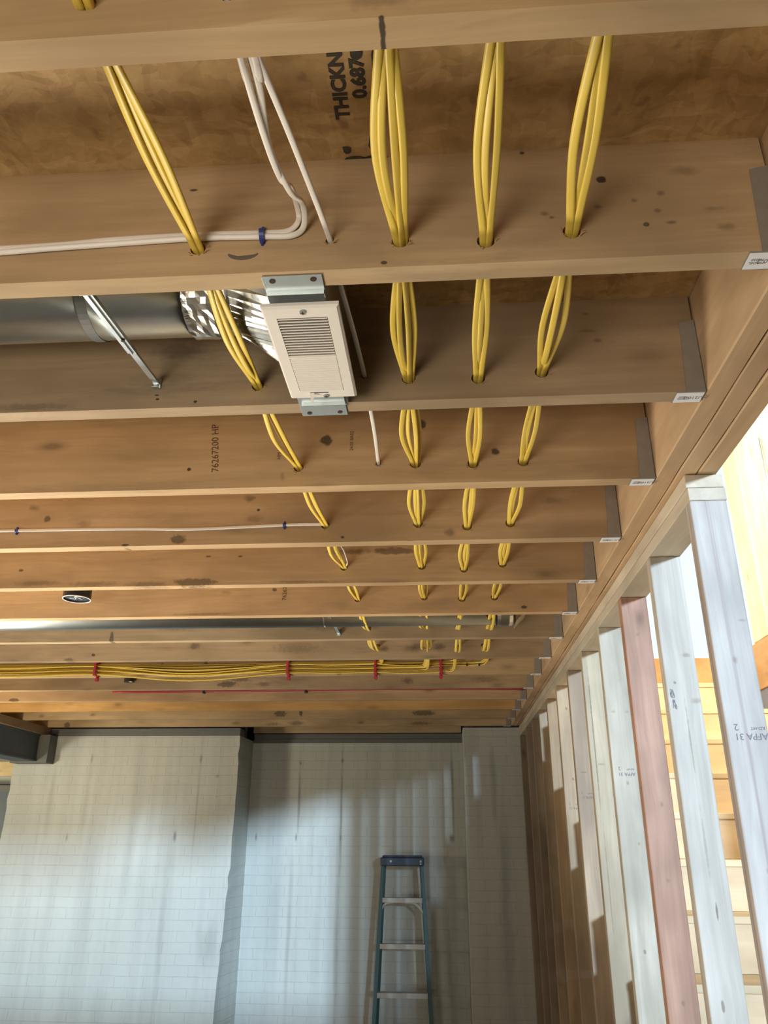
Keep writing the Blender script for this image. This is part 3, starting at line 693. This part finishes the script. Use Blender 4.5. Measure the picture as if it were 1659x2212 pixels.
# this pair comes over the first joist, droops and turns left along the second
wc([(-.23, -.9, H + .06), (-.228, Y0 - .02, H + .055), (-.228, Y0 + T + .02, H + .052), (-.222, Y0 + .18, H + .045), (-.216, Y0 + .27, H + .055), (-.214, j1 - .075, H + .100), (-.212, j1 - .018, H + .105), (-.215, j1 - .010, H + .088), (-.232, j1 - .007, H + .076), (-.27, j1 - .006, H + .0755), (-.38, j1 - .006, H + .078), (-.52, j1 - .008, H + .074), (-.62, j1 - .006, H + .070), (-.80, j1 - .006, H + .068), (-1.3, j1 - .006, H + .07), (-2.6, j1 - .006, H + .07), (-5.4, j1 - .006, H + .07)],
   'white cable drooping into a hook and turning left along the second joist, upper of two')
wc([(-.215, -.9, H + .06), (-.216, Y0 - .02, H + .058), (-.216, Y0 + T + .02, H + .056), (-.214, Y0 + .12, H + .052), (-.220, Y0 + .21, H + .050), (-.208, Y0 + .30, H + .060), (-.200, j1 - .05, H + .092), (-.203, j1 - .012, H + .082), (-.222, j1 - .006, H + .068), (-.27, j1 - .0065, H + .0675), (-.38, j1 - .007, H + .070), (-.52, j1 - .006, H + .067), (-.62, j1 - .008, H + .062), (-.80, j1 - .006, H + .058), (-1.3, j1 - .006, H + .06), (-2.6, j1 - .006, H + .06), (-5.4, j1 - .006, H + .06)],
   'white cable drooping into a hook and turning left along the second joist, lower of two')
pts = [(-.20, -.9, H + .055), (-.208, Y0 - .02, H + .05), (-.208, Y0 + T + .02, H + .05)]
pts += [(-.186, Y0 + .21, H + .054)]
for i in (1, 2, 3):
    pts += [(HW[i][0], jy(i) - .01, H + HW[i][1]), (HW[i][0], jy(i) + T + .01, H + HW[i][1])]
    if i < 3: pts += [((HW[i][0] + HW[i + 1][0]) / 2 + .004, jy(i) + .22, H + .05)]
pts += [(-.16, jy(3) + T + .03, H + .10), (-.20, jy(3) + T + .008, H + .16), (-.4, jy(3) + T + .006, H + .19), (-1.4, jy(3) + T + .006, H + .19)]
wc(pts, 'single white cable running straight through the joists just right of the register', .0095, .0052)
j4 = jy(4)
wc([(-5.4, j4 - .005, H + .057), (-2.2, j4 - .005, H + .057), (-1.317, j4 - .005, H + .0575), (-.95, j4 - .005, H + .055), (-.75, j4 - .005, H + .050), (-.465, j4 - .005, H + .0575), (-.38, j4 - .006, H + .0575), (-.352, j4 - .006, H + .057), (-.334, j4 + .004, H + .058), (-.330, j4 + T + .02, H + .056), (-.312, j4 + T + .17, H + .062), (-.310, jy(5) - .06, H + .058), (-.324, jy(5) - .005, H + .058), (-.324, jy(5) + T + .04, H + .062)],
   'single white cable stapled along the knotty joist, entering the leftmost yellow bundle', .0095, .005, (0, 0, 1))
# blue staples
def staple(x, y, z, label, h=.024, w_=.010, dep=.009):
    r = empty('cable_staple', (x, y, z), label, 'staple', 'blue cable staples')
    bm = bmesh.new(); n = 10
    prof_ = []
    for k in range(n + 1):
        a = math.pi * k / n; prof_.append((-dep * math.sin(a), (h / 2 - .004) * math.cos(a)))
    inner = [(p[0] * .70, p[1] * .78) for p in prof_]
    vs = [[bm.verts.new((xx, p[0], p[1])) for p in prof_ + inner[::-1]] for xx in (-w_ / 2, w_ / 2)]
    m_ = len(vs[0])
    for k in range(m_): bm.faces.new((vs[0][k], vs[0][(k + 1) % m_], vs[1][(k + 1) % m_], vs[1][k]))
    for k in range(n):
        for sd in (0, 1): bm.faces.new((vs[sd][k], vs[sd][k + 1], vs[sd][m_ - 2 - k], vs[sd][m_ - 1 - k]))
    obj('saddle', bm, M['blue'], r)
    for s in (-1, 1):
        bm = bmesh.new(); cyl(bm, (0, -.006, s * (h / 2 - .002)), (0, .0, s * (h / 2 - .002)), .0028, 8); obj('nail', bm, M['blue'], r)
    return r
staple(-.272, j1, H + .0715, 'blue staple holding the pair of white cables by the register', .034, .008, .017)
staple(-1.317, j4, H + .0572, 'blue staple at far left on the single stapled white cable', .024, .010)
staple(-.465, j4, H + .0575, 'blue staple beside the leftmost yellow bundle, on the single white cable', .024, .010)
for x, lab in ((.215, 'dark staple on the yellow cables at the right end of the horizontal run'), (.150, 'dark staple second from the right end of the horizontal yellow run')):
    r = staple(x, jy(9) - .03, H + .046, lab, .022, .008)
    for c in r.children: c.data.materials[0] = M['black']
    r['group'] = 'dark cable staples'
    bm = BX(-.004, .004, 0, .030, -.004, .004); obj('shank', bm, M['black'], r)
# red stacking straps
LBL = ['red cable stacker nearest the left photo edge', 'red cable stacker in the middle of the horizontal yellow run', 'red cable stacker second from the right end of the yellow run', 'red cable stacker at the right end of the yellow run']
for x, lab in zip((-1.896, -.821, -.344, .009), LBL):
    r = empty('cable_stacker', (x, jy(9), H + .035), lab, 'cable stacker', 'red cable stackers')
    bm = BX(-.009, .009, -.0045, 0, -.052, .062, .001); obj('back_strip', bm, M['red'], r)
    bm = bmesh.new()
    for k in range(5):
        z = -.038 + k * .0225
        box(bm, -.009, .009, -.052, -.004, z, z + .003, .0008)
    box(bm, -.006, .006, -.055, -.050, -.038, .055, .001)
    obj('finger', bm, M['red'], r)
    bm = bmesh.new(); cyl(bm, (0, -.014, -.055), (0, .0, -.055), .010, 14); obj('nail_boss', bm, M['red'], r)

# ---------------------------------------------------------------- near duct, boot and register box
yd, zd = 1.19, H + .134
duct = empty('round_duct', (-.40, yd, zd), 'round galvanised duct in the second joist bay, ending beside the register', 'duct')
def tube(bm, x0, x1, r, y, z, seg=48, caps=True): cyl(bm, (x0, y, z), (x1, y, z), r, seg, caps=caps)
bm = bmesh.new(); tube(bm, -5.2, 0, .085, 0, 0)
obj('pipe', bm, M['duct'], duct, smooth=False)
for p in duct.children[0].data.polygons: p.use_smooth = len(p.vertices) < 6
bm = bmesh.new()
for x in (-.012, -.005): 
    bmesh.ops.create_cone(bm, cap_ends=False, segments=48, radius1=.0865, radius2=.0865, depth=.004, matrix=Matrix.Translation((x, 0, 0)) @ Matrix.Rotation(math.pi / 2, 4, 'Y'))
obj('crimp_ring', bm, M['galv'], duct)
# foil tape with crinkles
bm = bmesh.new(); random.seed(2); rings = []
for q in range(7):
    ring = []
    for k in range(48):
        a = 2 * math.pi * k / 48; r = .0875 + random.uniform(0, .004)
        ring.append(bm.verts.new((-.055 + q * .009 + random.uniform(-.0015, .0015), r * math.cos(a), r * math.sin(a))))
    rings.append(ring)
for a, b in zip(rings, rings[1:]):
    for k in range(48): bm.faces.new((a[k], a[(k + 1) % 48], b[(k + 1) % 48], b[k]))
tp = obj('foil_tape', bm, M['foil'], duct); tp['label'] = 'crinkled silver foil tape'
for a0 in (-1.9, -2.5, -3.0):
    t = text('tape_print', 'UL 181A-P', .012, M['inkgrey'], (-.45, yd + .0925 * math.cos(a0), zd + .0925 * math.sin(a0)), (0, math.sin(a0), -math.cos(a0)), (1, 0, 0), duct)
    t.parent = tp
# dark strap hung round the duct
bm = bmesh.new(); rings = []
for q in (0, 1):
    for r in (.0862, .0872):
        rings.append([bm.verts.new((-.235 - .02 * q, r * math.cos(2 * math.pi * k / 48), r * math.sin(2 * math.pi * k / 48))) for k in range(48)])
for a, b in ((0, 2), (2, 3), (3, 1), (1, 0)):
    for k in range(48): bm.faces.new((rings[a][k], rings[a][(k + 1) % 48], rings[b][(k + 1) % 48], rings[b][k]))
obj('hanging_strap', bm, plain('dark_strap', (.10, .10, .09), .6, .4), duct)
# transition boot
boot = empty('register_boot', (-.30, yd, zd), 'shiny sheet-metal boot joining the near duct to the register box', 'duct boot')
bm = bmesh.new(); n = 40; ra = []; rb = []
for k in range(n):
    a = 2 * math.pi * k / n; ca, sa = math.cos(a), math.sin(a)
    ra.append(bm.verts.new((-.10, .083 * ca, .083 * sa)))
    s = 1 / max(abs(ca) / .150, abs(sa) / .085)
    rb.append(bm.verts.new((.022, s * ca + .01, s * sa - .02)))
rm = [bm.verts.new((-.075, .083 * math.cos(2 * math.pi * k / n), .083 * math.sin(2 * math.pi * k / n))) for k in range(n)]
for A_, B_ in ((ra, rm), (rm, rb)):
    for k in range(n): bm.faces.new((A_[k], A_[(k + 1) % n], B_[(k + 1) % n], B_[k]))
obj('tapered_boot', bm, M['foil'], boot)
bm = bmesh.new()
for x in (-.070, -.088): bmesh.ops.create_cone(bm, cap_ends=False, segments=40, radius1=.086, radius2=.086, depth=.005, matrix=Matrix.Translation((x, 0, 0)) @ Matrix.Rotation(math.pi / 2, 4, 'Y'))
obj('collar', bm, M['duct'], boot)
bm = bmesh.new()
XA, XB = -.272, -.174
box(bm, XA, XB, 1.030, 1.0312, H - .010, H + .215); box(bm, XA, XB, 1.385, 1.3862, H - .010, H + .215)
box(bm, XA, XA + .0012, 1.030, 1.3862, H + .19, H + .215); box(bm, XB - .0012, XB, 1.030, 1.3862, H - .010, H + .215); box(bm, XA, XB, 1.030, 1.3862, H + .2138, H + .215)
rb_ = empty('register_box', (-.223, 1.2, H), 'galvanised register box nailed under two joists by its end flanges', 'register box')
def shift(bm, o): bmesh.ops.translate(bm, verts=bm.verts[:], vec=-Vector(o)); return bm
obj('box_shell', shift(bm, rb_.location), M['duct'], rb_)
fm = M['steel_pale']
bm = bmesh.new(); box(bm, XA, XB, .993, 1.0755, H - .0030, H - .0012, .0004); fl1 = obj('end_flange', shift(bm, rb_.location), fm, rb_)
bm = bmesh.new(); box(bm, XA - .006, XB - .008, 1.352, 1.438, H - .0030, H - .0012, .0004); fl2 = obj('end_flange', shift(bm, rb_.location), fm, rb_)
for fl, pp in ((fl1, ((-.256, 1.003), (-.189, 1.002))), (fl2, ((-.262, 1.425), (-.197, 1.424)))):
    for (x, y) in pp:
        bm = bmesh.new(); cyl(bm, (x, y, H - .0044), (x, y, H - .0030), .0050, 14, .0048)
        obj('screw', shift(bm, rb_.location), M['hole'], fl)
# register face: louvred plate, four edges measured on the face
reg = empty('supply_register', (-.218, 1.19, H - .02), 'white louvred air register, far half of its blades closed', 'register')
RW, RL = .066, .1445; tilt = Matrix.Rotation(-.004, 4, 'Z')
def addreg(name, bm, mat, smooth=False, parent=reg):
    bmesh.ops.transform(bm, matrix=tilt, verts=bm.verts[:]); return obj(name, bm, mat, parent, smooth=smooth)
ix, iy0, iy1 = .0435, -.116, .116
bm = bmesh.new()
# frame as four mitred, slightly dished sides
def quad_ring(bm, o, i):
    vo = [bm.verts.new(p) for p in o]; vi = [bm.verts.new(p) for p in i]
    for k in range(4): bm.faces.new((vo[k], vo[(k + 1) % 4], vi[(k + 1) % 4], vi[k]))
def R4(x, y0, y1, z): return [(-x, y0, z), (x, y0, z), (x, y1, z), (-x, y1, z)]
quad_ring(bm, R4(RW, -RL, RL, .006), R4(RW, -RL, RL, .0)); quad_ring(bm, R4(RW, -RL, RL, 0), R4(RW - .004, -RL + .004, RL - .004, -.0035))
quad_ring(bm, R4(RW - .004, -RL + .004, RL - .004, -.0035), R4(ix, iy0, iy1, -.004)); quad_ring(bm, R4(ix, iy0, iy1, -.004), R4(ix, iy0, iy1, .010))
addreg('face_frame', bm, M['enamel'])
nb = 15
pitch = (iy1 - iy0) / 2 / nb
for half in (0, 1):
    for k in range(nb if half == 0 else nb + 1):
        y = iy0 + (k + .5) * pitch if half == 0 else .002 + (k + .5) * (iy1 - .002) / (nb + 1)
        bm = bmesh.new()
        if half == 0:   # open blades
            pr = [(-.0016, -.0040), (-.0002, -.0050), (.0046, .0022), (.0038, .0030), (-.0008, -.0034)]
        else:           # closed, overlapping
            pr = [(-.0028, .0002), (.0012, -.0052), (.0029, -.0052), (.0029, .0020), (-.0026, .0030)]
        vs = [[bm.verts.new((x, y + p[0], p[1])) for p in pr] for x in (-ix + .001, ix - .001)]
        m_ = len(pr)
        for q in range(m_): bm.faces.new((vs[0][q], vs[0][(q + 1) % m_], vs[1][(q + 1) % m_], vs[1][q]))
        bm.faces.new(vs[0][::-1]); bm.faces.new(vs[1])
        addreg('louver', bm, M['enamel'])
bm = BX(-ix, ix, -.001, .0025, -.0048, .004); addreg('divider', bm, M['enamel'])
bm = BX(-ix, ix, iy0, .0, .012, .0125)
dm = addreg('damper_blade', bm, plain('damper_shade', (.07, .07, .065), .6)); dm['label'] = 'damper plate coloured dark for the shade behind the open blades'  # shade between the open blades is put into this plate's dark colour
for (x, y) in ((0.004, -RL + .013), (.006, RL - .010)):
    bm = bmesh.new(); cyl(bm, (x, y, -.0062), (x, y, -.0035), .0052, 16, .0058)
    sc_ = addreg('screw', bm, M['alu'], False)
    bm = BX(x - .0038, x + .0038, y - .0006, y + .0006, -.0067, -.0062); addreg('screw_slot', bm, M['slot'], parent=sc_)
    bm = BX(x - .0006, x + .0006, y - .0038, y + .0038, -.0067, -.0062); addreg('screw_slot', bm, M['slot'], parent=sc_)
bm = BX(-.024, .012, .1205, .1225, -.0046, -.0036); addreg('lever_slot', bm, M['slot'])
bm = bmesh.new(); wedge_hex(bm, [(-.026, .121, -.004), (-.016, .121, -.004), (-.019, .126, -.004), (-.026, .124, -.004)], [(-.0225, .136, -.020), (-.0195, .136, -.020), (-.0195, .138, -.018), (-.0225, .138, -.018)])
addreg('damper_lever', bm, M['enamel'])

# ---------------------------------------------------------------- bar hangers
def bar(a, b, label):
    a, b = Vector(a), Vector(b)
    r = empty('bar_hanger', tuple(b), label, 'bar hanger', 'telescoping bar hangers between joists')
    d = (a - b)
    def flat(bm, p, q, w_, h_, dz=0):
        path = [Vector(p), Vector(q)]
        t = (path[1] - path[0]).normalized(); s = Vector((0, 0, 1)).cross(t).normalized() * w_ / 2; u = Vector((0, 0, h_ / 2)); c = Vector((0, 0, dz))
        wedge_hex(bm, [path[0] - s - u + c, path[0] + s - u + c, path[1] + s - u + c, path[1] - s - u + c], [path[0] - s + u + c, path[0] + s + u + c, path[1] + s + u + c, path[1] - s + u + c])
    bm = bmesh.new(); flat(bm, (0, -.004, 0), d * .62, .0125, .006); obj('inner_bar', bm, M['galv'], r)
    bm = bmesh.new(); flat(bm, d * .40, d, .017, .008, -.001); flat(bm, d * .40, d, .004, .003, -.0065); obj('outer_bar', bm, M['galv'], r)
    bm = BX(-.009, .009, -.0035, -.0006, -.012, .012, .0008); box(bm, -.007, .007, -.014, -.002, -.014, -.012, .0006)
    cyl(bm, (0, -.008, -.002), (0, -.002, -.002), .005, 10); obj('end_foot', bm, M['galv'], r)
    bm = bmesh.new(); cyl(bm, d * .55 + Vector((.003, 0, -.0085)), d * .55 + Vector((.003, 0, -.004)), .0035, 10); obj('rivet', bm, M['hole'], r)
    bm = BX(-.009, .009, .0006, .0035, -.012, .012, .0008); bmesh.ops.translate(bm, verts=bm.verts[:], vec=d); obj('end_foot', bm, M['galv'], r)
    return r
bar((-.580, jy(1) + T, H + .014), (-.587, jy(2), H + .059), 'galvanised telescoping bar crossing under the near duct')
bar((-.447, jy(6) + T, H + .030), (-.447, jy(7), H + .025), 'small galvanised bar crossing under the far duct')
text('pencil_mark', '-', .03, M['ink'], (-.585, jy(2) - .0004, H + .034), (1, 0, 0), (0, 0, 1), joists[2])

# ---------------------------------------------------------------- far duct
yd2, zd2 = 3.215, H + .083
d2 = empty('round_duct', (-.5, yd2, zd2), 'long round duct in the seventh joist bay, far down the ceiling', 'duct')
bm = bmesh.new(); tube(bm, -5.0, .75, .08, 0, 0)
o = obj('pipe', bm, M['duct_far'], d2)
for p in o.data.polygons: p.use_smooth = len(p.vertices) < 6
bm = bmesh.new()
for x in (-1.47, -1.44, .02): bmesh.ops.create_cone(bm, cap_ends=False, segments=40, radius1=.082, radius2=.082, depth=.006, matrix=Matrix.Translation((x, 0, 0)) @ Matrix.Rotation(math.pi / 2, 4, 'Y'))
obj('crimp_ring', bm, M['foil'], d2)
bm = bmesh.new()
rr = []
for q, (x, r) in enumerate(((.745, .083), (.76, .087), (.795, .087), (.81, .083))):
    rr.append([bm.verts.new((x, r * math.cos(2 * math.pi * k / 32), r * math.sin(2 * math.pi * k / 32))) for k in range(32)])
for a, b in zip(rr, rr[1:]):
    for k in range(32): bm.faces.new((a[k], a[(k + 1) % 32], b[(k + 1) % 32], b[k]))
obj('elbow_collar', bm, M['foil'], d2)
bm = bmesh.new(); wedge_hex(bm, [(.82, -.06, -.082), (.87, -.06, -.03), (.87, .08, -.03), (.82, .08, -.082)], [(.82, -.06, .06), (.90, -.06, .06), (.90, .08, .06), (.82, .08, .06)])
obj('end_boot', bm, M['foil'], d2)

# ---------------------------------------------------------------- black pipe, small fitting, red pipe
bp = empty('drain_pipe', (-1.397, 2.83, H - .0), 'black plastic pipe end with white rim, poking down between two joists at left', 'pipe')
bm = bmesh.new(); n = 32; R_ = .052; zb = .024
rr = []
for (r, z) in ((R_, .20), (R_, zb), (R_ - .004, zb - .001), (R_ - .004, .18)):
    rr.append([bm.verts.new((r * math.cos(2 * math.pi * k / n), r * math.sin(2 * math.pi * k / n), z)) for k in range(n)])
for a, b in zip(rr, rr[1:]):
    for k in range(n): bm.faces.new((a[k], a[(k + 1) % n], b[(k + 1) % n], b[k]))
bm.faces.new(rr[0]); bm.faces.new(rr[-1][::-1])
obj('pipe_wall', bm, M['black'], bp)
bm = bmesh.new(); cyl(bm, (0, 0, zb + .004), (0, 0, zb + .006), R_ - .004, 32)
pf = obj('pipe_plug', bm, M['black'], bp)
bm = bmesh.new(); rr = []
for (r, z) in ((R_ + .0008, zb), (R_ + .0008, zb - .003), (R_ - .0022, zb - .003), (R_ - .0022, zb)):
    rr.append([bm.verts.new((r * math.cos(2 * math.pi * k / n), r * math.sin(2 * math.pi * k / n), z)) for k in range(n)])
for a, b in zip(rr, rr[1:] + rr[:1]):
    for k in range(n): bm.faces.new((a[k], a[(k + 1) % n], b[(k + 1) % n], b[k]))
ri = obj('white_rim', bm, M['label'], bp); ri['label'] = 'thin white rim'
t = spline([(-.03, 0, .0), (-.01, .012, 0), (0, -.02, 0), (.012, .02, 0), (.005, -.02, 0), (.035, -.012, 0)], 6)
obj('chalk_scribble', sweep([Vector((p.x, p.y, zb + .003)) for p in t], .003, .0012, (1, 0, 0), seg=5), M['label'], bp)
sf = empty('drain_fitting', (-1.862, jy(10) - .04, H + .058), 'small dark pipe fitting with a bright rim, left, beyond the yellow cable run', 'pipe fitting')
bm = bmesh.new(); cyl(bm, (0, 0, -.02), (0, 0, .06), .030, 20); obj('fitting_body', bm, M['black'], sf)
bm = bmesh.new(); cyl(bm, (.018, -.02, -.0225), (.018, -.02, -.0205), .010, 12); obj('bright_rim', bm, M['label'], sf)
y11 = jy(11)
bm = sweep(spline([(-2.14, y11 - .010, H + .058), (-1.3, y11 - .010, H + .060), (-.4, y11 - .010, H + .066), (.2, y11 - .010, H + .066), (.53, y11 - .010, H + .060)], 10), .016, .016, (0, 0, 1))
o = obj('red_pipe', bm, M['pex'], smooth=True); tag(o, 'thin red water pipe along the upper face of a far joist', 'pipe')
for x, lab in ((-1.53, 'left small black clip on the thin red pipe'), (-.86, 'right small black clip on the thin red pipe')):
    bm = BX(-.008, .008, -.022, 0, -.012, .010, .003); o = obj('pipe_clip', bm, M['black'], loc=(x, y11, H + .055)); tag(o, lab, 'pipe clip', 'clips on the red pipe')

# ---------------------------------------------------------------- stepladder in the recess
lad = empty('stepladder', (-.31, 6.5, 0), 'green fibreglass stepladder with dark blue top cap standing in the brick recess', 'stepladder')
def lx(z, s):   # rail centre line, z above the slab
    t = (CZ - .17 - z) / 1.02
    return (-.310 + s * (.148 + .056 * t) + .002 * t)
zt = CZ - .150
for s in (-1, 1):
    for (yo, nm_, wd) in ((-.03, 'front_rail', .026), (.085, 'rear_rail', .020)):
        bm = bmesh.new()
        xa, xb = lx(0, s) + .31, lx(zt, s) + .31
        ya, yb_ = (-.10 if yo < 0 else .12), yo * .6
        if nm_ == 'rear_rail': xa, xb = xa * .95, xb * .93
        wedge_hex(bm, [(xa - wd / 2, ya - .018, 0.001), (xa + wd / 2, ya - .018, .001), (xa + wd / 2, ya + .018, .001), (xa - wd / 2, ya + .018, .001)],
                  [(xb - wd / 2, yb_ - .018, zt), (xb + wd / 2, yb_ - .018, zt), (xb + wd / 2, yb_ + .018, zt), (xb - wd / 2, yb_ + .018, zt)])
        ra_ = obj(nm_, bm, M['fiberglass'], lad)
        if nm_ == 'front_rail':
            bm = bmesh.new(); box(bm, xa - wd / 2 - .003, xa + wd / 2 + .003, ya - .021, ya + .021, 0, .05, .002); obj('rubber_foot', bm, M['black'], ra_)
for k, z in enumerate((CZ - .387, CZ - .687, CZ - .99, CZ - 1.292)):
    xa, xb = lx(z, -1) + .31 + .012, lx(z, 1) + .31 - .012; yy = -.018 - .08 * (zt - z) / zt
    bm = BX(xa, xb, yy - .03, yy + .035, z - .006, z + .006, .002); box(bm, xa, xb, yy - .033, yy - .028, z - .026, z + .007, .001)
    obj('ladder_step', bm, M['alu'], lad)
bm = BX(-.164, .164, -.075, .085, CZ - .165, CZ - .105, .008); 
box(bm, -.150, .150, -.062, .072, CZ - .105, CZ - .092, .005)
cap = obj('top_cap', bm, M['capblue'], lad)
bm = bmesh.new()
for x in (-.085, .14): cyl(bm, (x, -.078, CZ - .132), (x, -.073, CZ - .132), .008, 12)
cyl(bm, (.14, -.078, CZ - .15), (.14, -.073, CZ - .15), .006, 12)
obj('cap_rivet', bm, M['alu'], cap)
# arched spreader brace below the first step
z = CZ - .395
pth = spline([(-.165, -.035, z - .075), (-.135, -.035, z - .035), (-.09, -.035, z - .018), (.05, -.035, z - .018), (.10, -.035, z - .030), (.155, -.035, z - .085)], 8)
obj('arched_brace', sweep(pth, .020, .006, (0, 0, 1)), M['alu'], lad)

# ---------------------------------------------------------------- steel beam at the left and what lies past it
sb = empty('steel_beam', (-3.2, 2.4, CZ + .57), 'dark grey steel beam entering at the left and resting on the brick pier', 'beam')
def loc(bm, o): return shift(bm, o.location)
zlo, zhi = CZ + .572, CZ + .775
bm = bmesh.new(); box(bm, -3.36, -3.18, 2.4, 6.22, zlo, zlo + .012); box(bm, -3.36, -3.18, 2.4, 6.22, zhi - .012, zhi); box(bm, -3.20, -3.188, 2.4, 6.22, zlo, zhi)
obj('web_and_flanges', loc(bm, sb), M['steelbeam'], sb)
bm = BX(-3.40, -3.10, 6.22, 6.349, zlo - .012, zhi + .0, .004); obj('bearing_plate', loc(bm, sb), M['padgrey'], sb)
o = obj('nailer_board', BX(-3.38, -3.16, 2.4, 6.35, zhi + .001, H - .001, .002), lumber('nailer_wood', (.40, .27, .16), (.28, .19, .11), 'Y', seed=91), None); tag(o, 'brown timber nailer lying on top of the dark steel beam', 'nailer board')
o = obj('header_board', BX(-6.0, -3.6, 7.0, 7.04, CZ + .52, CZ + .64, .003), lumber('header_wood', (.85, .70, .42), (.74, .58, .32), 'X', seed=93)); tag(o, 'brightly lit yellow timber header beyond the steel beam at far left', 'header')
struct('wall_left', BX(-6.6, -3.5, 7.30, 7.4, 0, CZ + .9), plain('grey_panel', (.42, .43, .38), .7))
dd = struct('door_1', BX(-5.8, -3.62, 7.22, 7.27, 0, CZ + .46, .003), plain('slate_door', (.09, .12, .15), .5))
obj('door_rail', BX(-5.8, -3.62, 7.205, 7.22, CZ + .40, CZ + .455, .002), M['padgrey'], dd)
